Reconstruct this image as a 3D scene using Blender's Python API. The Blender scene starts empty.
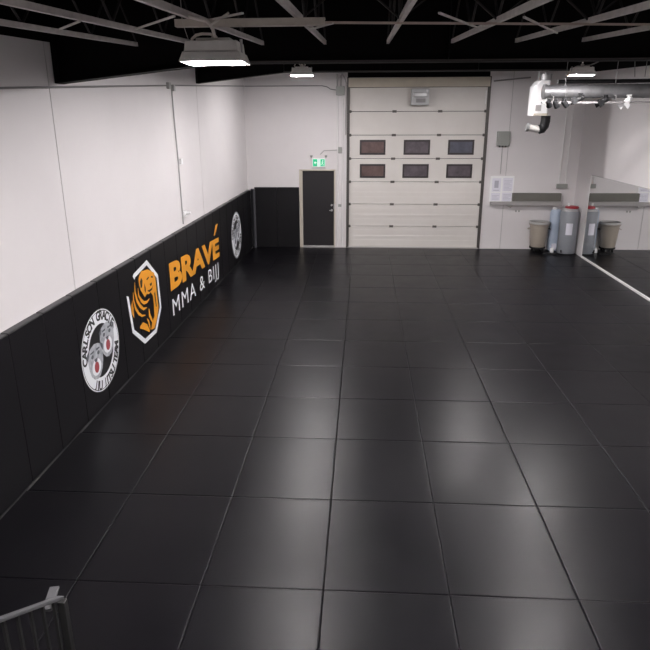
import bpy, bmesh, math, random
from mathutils import Vector, Matrix
random.seed(7)
PI = math.pi
scn = bpy.context.scene
COL = scn.collection

# ------------------------------------------------------------------ materials
def mat(name, color, rough=0.5, metal=0.0, spec=0.5, noise=None, bump=None, emit=None, coat=0.0):
    m = bpy.data.materials.new(name); m.use_nodes = True
    nt = m.node_tree; b = nt.nodes['Principled BSDF']
    b.inputs['Base Color'].default_value = (*color, 1)
    b.inputs['Roughness'].default_value = rough
    b.inputs['Metallic'].default_value = metal
    b.inputs['Specular IOR Level'].default_value = spec
    b.inputs['Coat Weight'].default_value = coat
    tc = nt.nodes.new('ShaderNodeTexCoord')
    if noise:                                   # (scale, amount, color2)
        n = nt.nodes.new('ShaderNodeTexNoise'); n.inputs['Scale'].default_value = noise[0]
        n.inputs['Detail'].default_value = 6; n.inputs['Roughness'].default_value = .6
        nt.links.new(tc.outputs['Object'], n.inputs['Vector'])
        r = nt.nodes.new('ShaderNodeMapRange'); r.inputs['From Min'].default_value = .35; r.inputs['From Max'].default_value = .7
        r.inputs['To Max'].default_value = noise[1]
        nt.links.new(n.outputs['Fac'], r.inputs['Value'])
        mx = nt.nodes.new('ShaderNodeMix'); mx.data_type = 'RGBA'
        mx.inputs['A'].default_value = (*color, 1); mx.inputs['B'].default_value = (*noise[2], 1)
        nt.links.new(r.outputs['Result'], mx.inputs['Factor'])
        nt.links.new(mx.outputs['Result'], b.inputs['Base Color'])
    if bump:                                    # (scale, strength, distance)
        n = nt.nodes.new('ShaderNodeTexNoise'); n.inputs['Scale'].default_value = bump[0]; n.inputs['Detail'].default_value = 5
        nt.links.new(tc.outputs['Object'], n.inputs['Vector'])
        bp = nt.nodes.new('ShaderNodeBump'); bp.inputs['Strength'].default_value = bump[1]; bp.inputs['Distance'].default_value = bump[2]
        nt.links.new(n.outputs['Fac'], bp.inputs['Height']); nt.links.new(bp.outputs['Normal'], b.inputs['Normal'])
    if emit:
        b.inputs['Emission Color'].default_value = (*emit[0], 1); b.inputs['Emission Strength'].default_value = emit[1]
    return m

M = {}
M['wall'] = mat('white_painted_concrete', (.72, .69, .69), .75, noise=(1.3, .35, (.65, .62, .62)), bump=(60, .12, .004))
M['black_paint'] = mat('black_paint', (.0035, .0028, .003), .9, spec=.1)
M['deck'] = mat('black_deck', (.005, .004, .0045), .8, spec=.12)
M['beam'] = mat('black_steel', (.0028, .0020, .0022), .7, spec=.12)
M['flange_highlight'] = mat('steel_edge_highlight', (.05, .043, .043), .5)  # paler than the beam: lamplight on the flange edge, put into the colour
M['joist'] = mat('grey_primed_steel', (.66, .62, .60), .55, noise=(9, .6, (.42, .39, .37)))
M['joist_dark'] = mat('black_painted_web', (.012, .009, .009), .7)
M['bridge'] = mat('brown_grey_angle', (.48, .39, .34), .6)
M['plank'] = mat('unpainted_channel', (.62, .57, .50), .6, noise=(5, .5, (.26, .23, .20)))
M['concrete'] = mat('concrete_slab', (.12, .12, .12), .8)
M['pad'] = mat('black_pad_vinyl', (.0055, .005, .0064), .42, bump=(220, .12, .002), spec=.3)
M['pad_seam'] = mat('grey_corner_vinyl', (.055, .055, .062), .38, spec=.4)
M['pad_top'] = mat('pad_top_vinyl', (.02, .02, .023), .4)
M['galv'] = mat('galvanised_metal', (.46, .46, .46), .52, metal=.6, noise=(8, .4, (.36, .36, .37)))
M['conduit'] = mat('painted_conduit', (.40, .39, .38), .5)
M['conduit_dk'] = mat('grey_conduit', (.22, .21, .21), .5)
M['reflector'] = mat('enamelled_reflector', (.80, .78, .74), .45, noise=(12, .5, (.62, .60, .57)))
M['cord'] = mat('white_flexible_cord', (.75, .70, .65), .5)
M['door_white'] = mat('white_sheet_door', (.70, .67, .635), .5, noise=(2.2, .4, (.62, .585, .54)))
M['header'] = mat('cream_header_board', (.60, .54, .44), .6, noise=(3, .5, (.48, .43, .35)))
M['track'] = mat('dark_door_track', (.10, .092, .085), .45, metal=.4)
M['hinge'] = mat('dark_hinge', (.12, .11, .10), .5, metal=.5)
M['win_frame'] = mat('dark_brown_window_frame', (.028, .02, .022), .45)
M['pane_a'] = mat('brown_glass', (.155, .105, .098), .2, noise=(6, .9, (.09, .058, .058)), spec=.5)
M['pane_b'] = mat('grey_glass', (.135, .115, .13), .2, noise=(6, .9, (.075, .062, .072)), spec=.5)
M['pane_c'] = mat('blue_grey_glass', (.115, .12, .155), .2, noise=(6, .8, (.08, .08, .10)), spec=.5)
M['black_door'] = mat('black_painted_door', (.012, .010, .012), .45)
M['cream'] = mat('cream_frame', (.55, .50, .42), .55)
M['steel'] = mat('brushed_steel', (.55, .55, .55), .3, metal=.9)
M['white'] = mat('white_plastic', (.86, .86, .86), .5)
M['paper'] = mat('white_paper', (.74, .73, .80), .7)
M['paper_grey'] = mat('printed_grey', (.42, .42, .48), .7)
M['green'] = mat('exit_green', (.0, .36, .17), .4, emit=((.0, .55, .25), .55))
M['sign_white'] = mat('exit_sign_face', (.65, .8, .72), .4, emit=((.55, .9, .75), .35))
M['ebox'] = mat('grey_green_box', (.30, .31, .285), .5)
M['olive'] = mat('dark_olive_board', (.155, .15, .13), .55, noise=(3, .4, (.12, .115, .10)))
M['ledge'] = mat('grey_ledge', (.36, .345, .335), .5)
M['taupe'] = mat('taupe_plastic', (.36, .315, .265), .5)
M['taupe_rim'] = mat('grey_bag_rim', (.42, .41, .40), .45)
M['black_plastic'] = mat('black_plastic', (.010, .010, .011), .6, spec=.3)
M['tank'] = mat('grey_tank_steel', (.27, .285, .31), .42)
M['tank_top'] = mat('tank_cap_grey', (.42, .42, .43), .5)
M['red'] = mat('red_plastic', (.30, .012, .022), .4)
M['blue'] = mat('pale_blue_plastic', (.42, .49, .60), .4)
M['orange'] = mat('orange_vinyl', (.80, .33, .025), .5)
M['logo_white'] = mat('white_vinyl', (.82, .84, .87), .5)
M['logo_black'] = mat('black_vinyl', (.010, .010, .011), .5)
M['logo_grey'] = mat('grey_vinyl', (.30, .32, .35), .5, noise=(14, .9, (.60, .62, .65)))
M['logo_dark'] = mat('dark_grey_vinyl', (.09, .095, .11), .5)
M['logo_red'] = mat('red_vinyl', (.35, .06, .07), .5)
M['rail'] = mat('grey_handrail_steel', (.10, .10, .105), .4, metal=.2)
M['baluster'] = mat('black_baluster_steel', (.010, .010, .010), .5)
M['tread'] = mat('dark_tread', (.03, .03, .032), .6)
M['lens'] = mat('lamp_lens', (.9, .9, .9), .5, emit=((1.0, .955, .965), 610.0))
M['trim_white'] = mat('white_trim', (.78, .77, .76), .5)
M['threshold'] = mat('grey_threshold', (.42, .41, .40), .4)

# floor-mat vinyl: semi-gloss black with smudged roughness, scuffs and a soft slow waviness
def mat_vinyl():
    m = bpy.data.materials.new('black_mat_vinyl'); m.use_nodes = True
    nt = m.node_tree; b = nt.nodes['Principled BSDF']; L = nt.links
    geo = nt.nodes.new('ShaderNodeNewGeometry')
    b.inputs['Specular IOR Level'].default_value = .145
    n1 = nt.nodes.new('ShaderNodeTexNoise'); n1.inputs['Scale'].default_value = 2.2; n1.inputs['Detail'].default_value = 5; n1.inputs['Roughness'].default_value = .6
    L.new(geo.outputs['Position'], n1.inputs['Vector'])
    r1 = nt.nodes.new('ShaderNodeMapRange'); r1.inputs['From Min'].default_value = .3; r1.inputs['From Max'].default_value = .7
    r1.inputs['To Min'].default_value = .30; r1.inputs['To Max'].default_value = .36
    L.new(n1.outputs['Fac'], r1.inputs['Value']); L.new(r1.outputs['Result'], b.inputs['Roughness'])
    mx = nt.nodes.new('ShaderNodeMix'); mx.data_type = 'RGBA'
    mx.inputs['A'].default_value = (.0020, .0017, .0028, 1); mx.inputs['B'].default_value = (.0036, .0031, .0048, 1)
    L.new(n1.outputs['Fac'], mx.inputs['Factor']); L.new(mx.outputs['Result'], b.inputs['Base Color'])
    n3 = nt.nodes.new('ShaderNodeTexNoise'); n3.inputs['Scale'].default_value = 3.0; n3.inputs['Detail'].default_value = 1
    L.new(geo.outputs['Position'], n3.inputs['Vector'])
    b2 = nt.nodes.new('ShaderNodeBump'); b2.inputs['Strength'].default_value = .10; b2.inputs['Distance'].default_value = .004
    L.new(n3.outputs['Fac'], b2.inputs['Height'])
    L.new(b2.outputs['Normal'], b.inputs['Normal'])
    return m
M['mat'] = mat_vinyl()
M['mirror'] = mat('mirror_silver', (.86, .87, .87), .02, metal=1.0)

# ------------------------------------------------------------------ mesh helpers
class MB:
    """collects shapes into one mesh"""
    def __init__(s): s.bm = bmesh.new()
    def box(s, x0, x1, y0, y1, z0, z1):
        vs = [s.bm.verts.new(p) for p in ((x0,y0,z0),(x1,y0,z0),(x1,y1,z0),(x0,y1,z0),(x0,y0,z1),(x1,y0,z1),(x1,y1,z1),(x0,y1,z1))]
        for f in ((0,3,2,1),(4,5,6,7),(0,1,5,4),(1,2,6,5),(2,3,7,6),(3,0,4,7)): s.bm.faces.new([vs[i] for i in f])
        return s
    def bar(s, a, b, w, h, up=(0,0,1)):
        a = Vector(a); b = Vector(b); d = (b-a).normalized(); u = Vector(up)
        if abs(d.dot(u)) > .98: u = Vector((1,0,0))
        r = d.cross(u).normalized(); u = r.cross(d).normalized()
        vs = []
        for p in (a, b):
            for i, j in ((-1,-1),(1,-1),(1,1),(-1,1)): vs.append(s.bm.verts.new(p + r*i*w/2 + u*j*h/2))
        for f in ((0,1,2,3),(7,6,5,4),(0,4,5,1),(1,5,6,2),(2,6,7,3),(3,7,4,0)): s.bm.faces.new([vs[i] for i in f])
        return s
    def tube(s, pts, r, n=12, cap=True):
        pts = [Vector(p) for p in pts]; rings = []
        rr = r if isinstance(r, (list, tuple)) else [r]*len(pts)
        ref = None
        for i, p in enumerate(pts):
            t = (pts[min(i+1, len(pts)-1)] - pts[max(i-1, 0)]).normalized()
            if ref is None:
                ref = Vector((0,0,1)) if abs(t.z) < .9 else Vector((1,0,0))
            a = t.cross(ref).normalized(); b2 = a.cross(t).normalized(); ref = b2
            rings.append([s.bm.verts.new(p + (a*math.cos(2*PI*k/n) + b2*math.sin(2*PI*k/n))*rr[i]) for k in range(n)])
        for q in range(len(rings)-1):
            for k in range(n): s.bm.faces.new((rings[q][k], rings[q][(k+1)%n], rings[q+1][(k+1)%n], rings[q+1][k]))
        if cap:
            s.bm.faces.new(rings[0][::-1]); s.bm.faces.new(rings[-1])
        return s
    def lathe(s, prof, n=32, c=(0,0,0)):
        rings = []
        for r, z in prof:
            if r < 1e-6: rings.append([s.bm.verts.new((c[0], c[1], c[2]+z))])
            else: rings.append([s.bm.verts.new((c[0]+r*math.cos(2*PI*k/n), c[1]+r*math.sin(2*PI*k/n), c[2]+z)) for k in range(n)])
        for q in range(len(rings)-1):
            A, B = rings[q], rings[q+1]
            for k in range(n):
                k2 = (k+1) % n
                if len(A) == 1 and len(B) == 1: continue
                if len(A) == 1: s.bm.faces.new((A[0], B[k2], B[k]))
                elif len(B) == 1: s.bm.faces.new((A[k], A[k2], B[0]))
                else: s.bm.faces.new((A[k], A[k2], B[k2], B[k]))
        return s
    def prism(s, pts, v):                    # polygon (list of 3D) extruded by vector v
        v = Vector(v)
        a = [s.bm.verts.new(p) for p in pts]; b = [s.bm.verts.new(Vector(p)+v) for p in pts]
        s.bm.faces.new(a[::-1]); s.bm.faces.new(b)
        n = len(a)
        for i in range(n): s.bm.faces.new((a[i], a[(i+1)%n], b[(i+1)%n], b[i]))
        return s
    def build(s, name, m, parent=None, bevel=0, seg=2, smooth=False, mtx=None):
        bmesh.ops.recalc_face_normals(s.bm, faces=s.bm.faces[:])
        if mtx: bmesh.ops.transform(s.bm, matrix=mtx, verts=s.bm.verts[:])
        me = bpy.data.meshes.new(name); s.bm.to_mesh(me); s.bm.free()
        me.materials.append(M[m] if isinstance(m, str) else m)
        o = bpy.data.objects.new(name, me); COL.objects.link(o)
        if smooth:
            for p in me.polygons: p.use_smooth = True
            try: me.set_sharp_from_angle(angle=math.radians(40))
            except Exception: pass
        if bevel:
            md = o.modifiers.new('bevel', 'BEVEL'); md.width = bevel; md.segments = seg; md.limit_method = 'ANGLE'; md.angle_limit = math.radians(40)
        if parent is not None: o.parent = parent
        return o

def tag(o, label=None, cat=None, group=None, kind=None):
    if label: o['label'] = label
    if cat: o['category'] = cat
    if group: o['group'] = group
    if kind: o['kind'] = kind
    return o
def thing(name, label, cat, loc=(0,0,0), group=None, rz=0):
    o = bpy.data.objects.new(name, None); COL.objects.link(o); o.location = loc; o.rotation_euler = (0,0,rz); o.empty_display_size = .1
    return tag(o, label, cat, group)
def struct(o, label=None): return tag(o, label, None, None, 'structure')
def copy_tree(o, parent=None, label=None):
    c = o.copy(); COL.objects.link(c)
    if parent is not None: c.parent = parent
    if label: c['label'] = label
    for ch in list(o.children): copy_tree(ch, c)
    return c
def arc(c, r, a0, a1, n, ax='xz'):
    out = []
    for i in range(n+1):
        t = math.radians(a0 + (a1-a0)*i/n); u, v = r*math.cos(t), r*math.sin(t)
        out.append((c[0]+u, c[1], c[2]+v) if ax == 'xz' else (c[0], c[1]+u, c[2]+v) if ax == 'yz' else (c[0]+u, c[1]+v, c[2]))
    return out
_txt = {}
def text_mesh(s, bold=0.0, extrude=.0):
    cu = bpy.data.curves.new('lettering', 'FONT'); cu.body = s; cu.offset = bold; cu.resolution_u = 4; cu.fill_mode = 'FRONT'
    ob = bpy.data.objects.new('lettering_source', cu); COL.objects.link(ob)
    dg = bpy.context.evaluated_depsgraph_get(); dg.update()
    me = bpy.data.meshes.new_from_object(ob.evaluated_get(dg))
    bpy.data.objects.remove(ob); bpy.data.curves.remove(cu)
    return me

# ------------------------------------------------------------------ dimensions (metres)
XR, YB = 5.879, 13.39            # right wall, back wall
YF = -6.0                        # wall behind the viewer
LW0, LWS = -3.055, .0125         # left wall runs very slightly out of square
LM = Matrix.Translation((LW0, 0, 0)) @ Matrix.Rotation(-math.atan(LWS), 4, 'Z')     # local frame of the left wall
PT = .085                        # pad thickness
def roof(y): return 4.11 + .0525*(y-2.83)          # underside of the joists
def wtop(y): return 4.055 + .037*y                  # top of the white paint on the side walls
def decz(y): return roof(y) + .56

# ------------------------------------------------------------------ shell
struct(MB().box(-3.3, XR+.3, YF-.2, YB+.2, -.20, -.04).build('floor', 'concrete'))
# left wall: precast panels with grooved joints, white below, black above the slope
JOINTS = [2.83, 8.68]
def side_wall(name, x0, x1, y0, y1, mtx=None, joints=()):
    w = MB(); cuts = [y0] + list(joints) + [y1]
    for a, b in zip(cuts[:-1], cuts[1:]):
        a2 = a + (.009 if a != y0 else 0); b2 = b - (.009 if b != y1 else 0)
        w.prism([(x0,a2,-.04),(x0,b2,-.04),(x0,b2,wtop(b2)),(x0,a2,wtop(a2))], (x1-x0,0,0))
    xb = x0 + (x1-x0)*.9
    w.box(min(xb, x0), max(xb, x0), y0, y1, -.04, wtop(y0)-.02) if False else None
    o = w.build(name, 'wall', mtx=mtx)
    return struct(o)
wl = side_wall('wall_left', 0, -.25, YF, YB+.25, LM, JOINTS)
jb = MB()
for j in JOINTS: jb.box(-.24, -.006, j-.03, j+.03, 0, wtop(j))
struct(jb.build('trim_1', 'conduit', mtx=LM))
ub = MB(); ub.prism([(0,YF,wtop(YF)),(0,YB+.2,wtop(YB+.2)),(0,YB+.2,6),(0,YF,6)], (-.25,0,0))
struct(ub.build('wall_upper_left', 'black_paint', mtx=LM))
wr = MB(); wr.prism([(XR,YF,-.04),(XR,YB,-.04),(XR,YB,4.49),(XR,YF,3.92)], (.25,0,0))
struct(wr.build('wall_right', 'wall'))
ub = MB(); ub.prism([(XR,YF,3.92),(XR,YB+.2,4.50),(XR,YB+.2,6),(XR,YF,6)], (.25,0,0))
struct(ub.build('wall_upper_right', 'black_paint'))
# back wall with openings for the two doors
GX0, GX1, GZ = -.16, 3.44, 4.40           # overhead door opening
DX0, DX1, DZ = -1.40, -.51, 2.09          # exit door opening
bw = MB(); T = .25; WT = 4.53
for x0, x1, z0, z1 in ((-3.3,DX0,-.04,WT),(DX0,DX1,DZ,WT),(DX1,GX0,-.04,WT),(GX0,GX1,GZ,WT),(GX1,4.015,-.04,WT),(4.03,XR+.25,-.04,WT)):
    bw.box(x0, x1, YB, YB+T, z0, z1)
struct(bw.build('wall_back', 'wall'))
struct(MB().box(4.0, 4.045, YB+.012, YB+.2, 0, WT).build('trim_2', 'conduit'))
struct(MB().box(-3.3, XR+.3, YB, YB+.3, WT, 6).build('wall_upper_back', 'black_paint'))
struct(MB().box(-3.3, XR+.3, YF-.25, YF, -.04, 6).build('wall_front', 'wall'))
# corrugated roof deck
dk = MB(); x = -3.3; prof = []
while x < XR+.3:
    prof += [(x, 0), (x+.075, 0), (x+.105, .04), (x+.18, .04)]; x += .21
ya, yb = YF-.2, YB+.2
r0 = [dk.bm.verts.new((px, ya, decz(ya)+pz)) for px, pz in prof]; r1 = [dk.bm.verts.new((px, yb, decz(yb)+pz)) for px, pz in prof]
r2 = [dk.bm.verts.new((px, ya, decz(ya)+.15)) for px, pz in prof]; r3 = [dk.bm.verts.new((px, yb, decz(yb)+.15)) for px, pz in prof]
for i in range(len(prof)-1):
    dk.bm.faces.new((r0[i], r0[i+1], r1[i+1], r1[i])); dk.bm.faces.new((r2[i], r2[i+1], r3[i+1], r3[i]))
struct(dk.build('ceiling', 'deck'))

# ------------------------------------------------------------------ roof frames
def frame_beam(y, xl, zl, xk, zk, xr, ztop, label, name='roof_beam'):
    t = thing(name, label, 'beam', (0, y, 0), 'black steel roof beams')
    w = MB(); w.prism([(xl,.09,zl+.02),(xk,.09,zk+.02),(xr,.09,zk+.02),(xr,.09,ztop),(xl,.09,ztop)], (0,.02,0)); w.build('web', 'beam', t)
    f = MB()
    f.prism([(xl,0,zl),(xk,0,zk),(xr,0,zk),(xr,0,zk+.018),(xk,0,zk+.018),(xl,0,zl+.018)], (0,.2,0)); f.build('bottom_flange', 'beam', t)
    f = MB(); f.box(xk, xr, -.004, 0, zk+.003, zk+.019); f.build('flange_highlight', 'flange_highlight', t)  # thin strip added as a painted highlight along the front of the flange
    f = MB(); f.box(xl, xr, 0, .2, ztop, ztop+.018); f.build('top_flange', 'beam', t)
    e = MB(); e.box(xl, xl+.02, 0, .2, zl, ztop); e.build('end_plate', 'beam', t)
    s = MB()
    for k in range(4):
        xx = xk + (xr-xk)*k/3.0
        s.box(xx-.006 if k else xx, xx+.006, .01, .19, zk+.02, ztop)
    s.build('stiffener', 'beam', t)
    return t
frame_beam(2.95, -3.01, 3.765, -1.28, 3.95, XR, 4.62, 'near black steel roof beam, haunch lower at the left white wall, holding the joists')
frame_beam(8.66, -2.945, 4.05, -1.27, 4.235, 4.17, 4.93, 'far black steel roof beam parallel to the back wall, above the small hanging lamps')
g = thing('roof_girder', 'black steel girder running lengthwise above the silver duct', 'girder', (4.27, 0, 0))
q = MB(); q.prism([(-.01,3.05,4.40),(-.01,13.3,4.62),(-.01,13.3,5.10),(-.01,3.05,4.66)], (.02,0,0)); q.build('web', 'beam', g)
q = MB(); q.prism([(-.1,3.05,4.38),(-.1,13.3,4.60),(-.1,13.3,4.62),(-.1,3.05,4.40)], (.2,0,0)); q.build('flange', 'beam', g)
tag(MB().box(-2.9, XR-.02, YB-.10, YB-.005, 4.53, 4.78).build('header_beam', 'beam'), 'black header along the top of the back wall, above the overhead door', 'beam')

# open-web joists of the first bay
JX = [-2.09, -1.46, -.785, -.15, .48, 1.12, 1.75, 2.40, 3.04]
jn = ['first roof joist, next to the left white wall', 'second roof joist from the left wall, passing left of the hanging lamp',
      'third roof joist from the left wall, directly above the hanging lamp', 'fourth roof joist, crossing the right end of the tan channel',
      'fifth roof joist, ending above the overhead door', 'sixth roof joist, right of the one above the overhead door',
      'seventh roof joist, just left of the far right hanging lamp', 'eighth roof joist, topmost right in view',
      'ninth roof joist from the left wall', 'tenth roof joist from the left wall', 'eleventh roof joist from the left wall', 'twelfth roof joist, beside the right wall']
ya, yb = -5.2, 2.94
def joist():
    t = thing('roof_joist', jn[0], 'joist', (0, 0, 0), 'open-web roof joists')
    z = lambda y: roof(y)
    b = MB()
    b.bar((0, ya, z(ya)+.003), (0, yb, z(yb)+.003), .026, .006)
    for sx in (-.009, .009): b.bar((sx, ya, z(ya)+.02), (sx, yb, z(yb)+.02), .005, .035)
    b.build('bottom_chord', 'joist', t)
    b = MB()
    for sx in (-.026, .026): b.bar((sx, ya, z(ya)+.54), (sx, yb, z(yb)+.54), .04, .006)
    for sx in (-.009, .009): b.bar((sx, ya, z(ya)+.52), (sx, yb, z(yb)+.52), .005, .035)
    b.build('top_chord', 'joist_dark', t)
    n = 14; st = (yb-ya)/n; pts = []
    for i in range(n+1):
        y = ya + i*st; pts.append((0, y, z(y) + (.03 if i % 2 == 0 else .52)))
    b = MB()
    for p, q in zip(pts[:-1], pts[1:]): b.tube([p, q], .009, 8)
    b.build('web_rod', 'joist_dark', t)
    return t
j0 = joist(); j0.location.x = JX[0]
for i, x in enumerate(JX[1:8], 1):
    c = copy_tree(j0, label=jn[i]); c.location.x = x

BY0 = .34
# horizontal bridging line and its cross bracing, plus loose diagonal braces in the joist plane
BY = lambda x: BY0 + .21*max(0, x)
br = thing('bridging_angle', 'thin steel bridging angle running crosswise below the joists, right of the tan channel', 'brace', (0,0,0), 'roof bracing')
def P(x, y, dz=0): return (x, y, roof(y)+dz)
MB().bar(P(-.1, BY(0), -.004), P(4.9, BY(4.9), -.004), .016, .013).build('angle', 'bridge', br)
cb = MB()
for k in range(3, 8):
    xa, xb = JX[k], JX[k+1]
    cb.bar(P(xa, BY(xa)+.03, .02), P(xb, BY(xb)+.03, .50), .018, .010); cb.bar(P(xa, BY(xa)+.05, .50), P(xb, BY(xb)+.05, .02), .018, .010)
cb.build('cross_brace', 'joist_dark', br)
for (a, b, lab) in (((-1.84,.62), (-1.44,.03), 'short diagonal brace between the two leftmost roof joists'),
               ((-1.30,.62), (-.80,-.21), 'diagonal roof brace just left of the hanging lamp'),
               ((1.17,.10), (1.75,1.50), 'diagonal roof brace between the sixth and seventh joists'),
               ((-.13,.84), (.05,.36), 'short diagonal roof brace at the right end of the tan channel'),
               ((.65,-.20), (1.08,1.0), 'dim diagonal roof brace between the fifth and sixth joists'),
               ((-.74,.15), (-.40,-.32), 'diagonal roof brace behind the white lamp cord')):
    tag(MB().bar(P(*a, -.008), P(*b, -.008), .012, .010).build('roof_brace', 'joist'), lab, 'brace', 'roof bracing')
# the tan channel the lamp hangs from
ch = MB(); z0 = 3.936
ch.box(-.86, .02, -.004, .004, z0-.020, z0+.020); ch.box(-.86, .02, .004, .05, z0+.012, z0+.020); ch.box(-.86, .02, .004, .05, z0-.020, z0-.012)
tag(ch.build('support_channel', 'plank'), 'tan steel channel crossing under the joists, above the large hanging lamp', 'channel')

# ------------------------------------------------------------------ hanging lamps
def make_lamp(label, loc):
    t = thing('high_bay_lamp', label, 'lamp', loc, 'hanging shop lamps')
    # flared rectangular reflector, open at the bottom
    b = MB()
    def ring(hx, hy, z): return [b.bm.verts.new((sx*hx, sy*hy, z)) for sx, sy in ((-1,-1),(1,-1),(1,1),(-1,1))]
    prof = [(.200,.16,.0),(.200,.16,.010),(.182,.14,.062),(.172,.13,.066),(.165,.12,.128),(.0,.0,.13)]
    rings = [ring(*p) for p in prof[:-1]]
    inner = [ring(.194,.154,.004), ring(.172,.13,.058)]
    for A, B in zip(rings[:-1], rings[1:]):
        for k in range(4): b.bm.faces.new((A[k], A[(k+1)%4], B[(k+1)%4], B[k]))
    b.bm.faces.new(rings[-1])
    for k in range(4):
        b.bm.faces.new((rings[0][k], inner[0][k], inner[0][(k+1)%4], rings[0][(k+1)%4]))
        b.bm.faces.new((inner[0][k], inner[1][k], inner[1][(k+1)%4], inner[0][(k+1)%4]))
    b.bm.faces.new(inner[1])
    t.scale = (.92, .92, .92)
    b.build('reflector', 'reflector', t, bevel=.004)
    b = MB(); b.box(-.178,.178,-.080,.080,-.003,.010); b.build('lens', 'lens', t)
    b = MB(); b.box(-.11,.11,-.06,.06,.129,.150); b.build('ballast_plate', 'reflector', t, bevel=.004)
    for s in (-1, 1):
        b = MB(); b.box(s*.172-.007, s*.172+.007, -.012, .012, .05, .145); b.build('bracket', 'galv', t)
    return t
L0 = make_lamp('large rectangular hanging lamp nearest the viewer, under the tan channel', (-.640, .05, 3.717))
c = MB()
c.tube([(.0,0,.12),(.002,-.01,.16),(.0,-.035,.20),(-.008,-.075,.225),(-.03,-.08,.245),(-.08,-.075,.255),(-.13,-.07,.268),(-.16,-.06,.29)], .011, 10)
c.build('supply_cord', 'cord', L0, smooth=True)
c = MB(); c.tube([(-.150,0,.12),(-.148,0,.15),(-.12,0,.172),(-.08,0,.180),(-.03,0,.178),(.0,0,.168)], .009, 10); c.build('side_cord', 'cord', L0, smooth=True)
c = MB(); c.tube([(-.0,-.075,.222),(.05,-.08,.25),(.10,-.08,.28),(.115,-.075,.29)], .007, 8); c.build('hook_wire', 'cord', L0)
c = MB(); c.lathe([(.0,0),(.022,0),(.022,.03),(.012,.042),(0,.042)], 16, (.0,0,.128)); c.build('cord_cap', 'cord', L0, smooth=True)
c = MB(); c.tube([(-.172,0,.145),(-.185,-.07,.24),(-.19,-.09,.80)], .002, 6); c.build('hanger_wire', 'joist', L0)

def small_lamp(label, loc, top):
    t = make_lamp(label, loc)
    c = MB(); c.lathe([(0,.148),(.03,.148),(.03,.18),(.012,.19),(.012,(top-loc[2])/.92),(0,(top-loc[2])/.92)], 12); c.build('stem', 'cord', t)
    return t
la = small_lamp('small hanging lamp above the exit door side of the back wall', (-.767, 7.0, 4.068), 4.8)
c = MB(); c.tube([(-.02,0,.17),(-.05,-.02,.20),(-.10,-.03,.205),(-.13,-.02,.17),(-.12,0,.14)], .009, 8)
c.tube([(.03,0,.14),(.06,0,.18),(.02,0,.23)], .009, 8); c.build('supply_cord', 'cord', la, smooth=True)
lb = small_lamp('small hanging lamp at the upper right, above the silver duct', (3.69, 7.0, 4.045), 4.8)
c = MB(); c.tube([(.03,0,.155),(.12,0,.165),(.20,0,.19),(.26,0,.22),(.30,0,.26),(.38,0,.275),(.46,0,.255),(.54,0,.24),(.62,0,.26),(.66,0,.30)], .011, 8); c.build('supply_cord', 'conduit_dk', lb, smooth=True)
# the lamps of the same rows that hang higher, hidden behind the beams
for x, y, z, lab in ((-.60, 3.75, 4.09, 'hanging lamp of the left row, between the two roof beams'),
                (3.0, 3.9, 4.10, 'hanging lamp of the right row, between the two roof beams'),
                (2.85, 9.95, 4.37, 'hanging lamp of the right row, beyond the far roof beam'),
                (-.85, 10.6, 4.42, 'hanging lamp of the left row, nearest the back wall'),
                (3.0, .05, 3.72, 'hanging lamp of the right row, level with the large near lamp'),
                (-.6, -3.4, 3.55, 'hanging lamp of the left row, behind the viewer'),
                (3.0, -3.4, 3.55, 'hanging lamp of the right row, behind the viewer')):
    small_lamp(lab, (x, y, z), decz(y)-.03)

# ------------------------------------------------------------------ floor mats
colx = [-2.965, -1.918, -.938, 0, .952, 1.90, 2.89, 3.885, 4.85, XR]
rowy = {-2:-2.25, -1:-1.13, 0:-.07, 1:1.126, 2:2.31, 3:3.39, 4:4.494, 5:5.62, 6:6.74}
for j in range(7, 12): rowy[j] = 1.126*j
rowy[12] = YB-.005
ordn = ['first','second','third','fourth','fifth','sixth','seventh','eighth','ninth','tenth','eleventh','twelfth','thirteenth','fourteenth']
me_cache = {}
def mat_mesh(w, d):
    bm = bmesh.new(); nx, ny = 8, 8
    # softly crowned top, rounded edges
    vs = {}
    xs = [0, .004, .009, .015, .024] + [.024+(w-.048)*k/6 for k in range(1, 6)] + [w-.024, w-.015, w-.009, w-.004, w]
    ys = [0, .004, .009, .015, .024] + [.024+(d-.048)*k/6 for k in range(1, 6)] + [d-.024, d-.015, d-.009, d-.004, d]
    def h(a, m):
        e = min(a, m-a)
        if e <= 0: return -.0050
        if e < .006: return -.0014
        return 0
    a1, a2 = random.uniform(-.0006, .0006), random.uniform(-.0006, .0006)
    for i, x in enumerate(xs):
        for k, y in enumerate(ys):
            z = min(h(x, w), h(y, d)) + .0003*math.sin(PI*x/w)*math.sin(PI*y/d) + a1*(x/w-.5) + a2*(y/d-.5)
            vs[i, k] = bm.verts.new((x, y, z))
    nxx, nyy = len(xs), len(ys)
    for i in range(nxx-1):
        for k in range(nyy-1): bm.faces.new((vs[i,k], vs[i+1,k], vs[i+1,k+1], vs[i,k+1]))
    border = [vs[i,0] for i in range(nxx)] + [vs[nxx-1,k] for k in range(1, nyy)] + [vs[i,nyy-1] for i in range(nxx-2, -1, -1)] + [vs[0,k] for k in range(nyy-2, 0, -1)]
    low = [bm.verts.new((v.co.x, v.co.y, -.0395)) for v in border]
    n = len(border)
    for i in range(n): bm.faces.new((border[i], low[i], low[(i+1)%n], border[(i+1)%n]))
    bm.faces.new(low[::-1])
    bmesh.ops.recalc_face_normals(bm, faces=bm.faces[:])
    me = bpy.data.meshes.new('floor_mat'); bm.to_mesh(me); bm.free()
    me.materials.append(M['mat'])
    for p in me.polygons: p.use_smooth = True
    me.set_sharp_from_angle(angle=math.radians(60))
    return me
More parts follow.
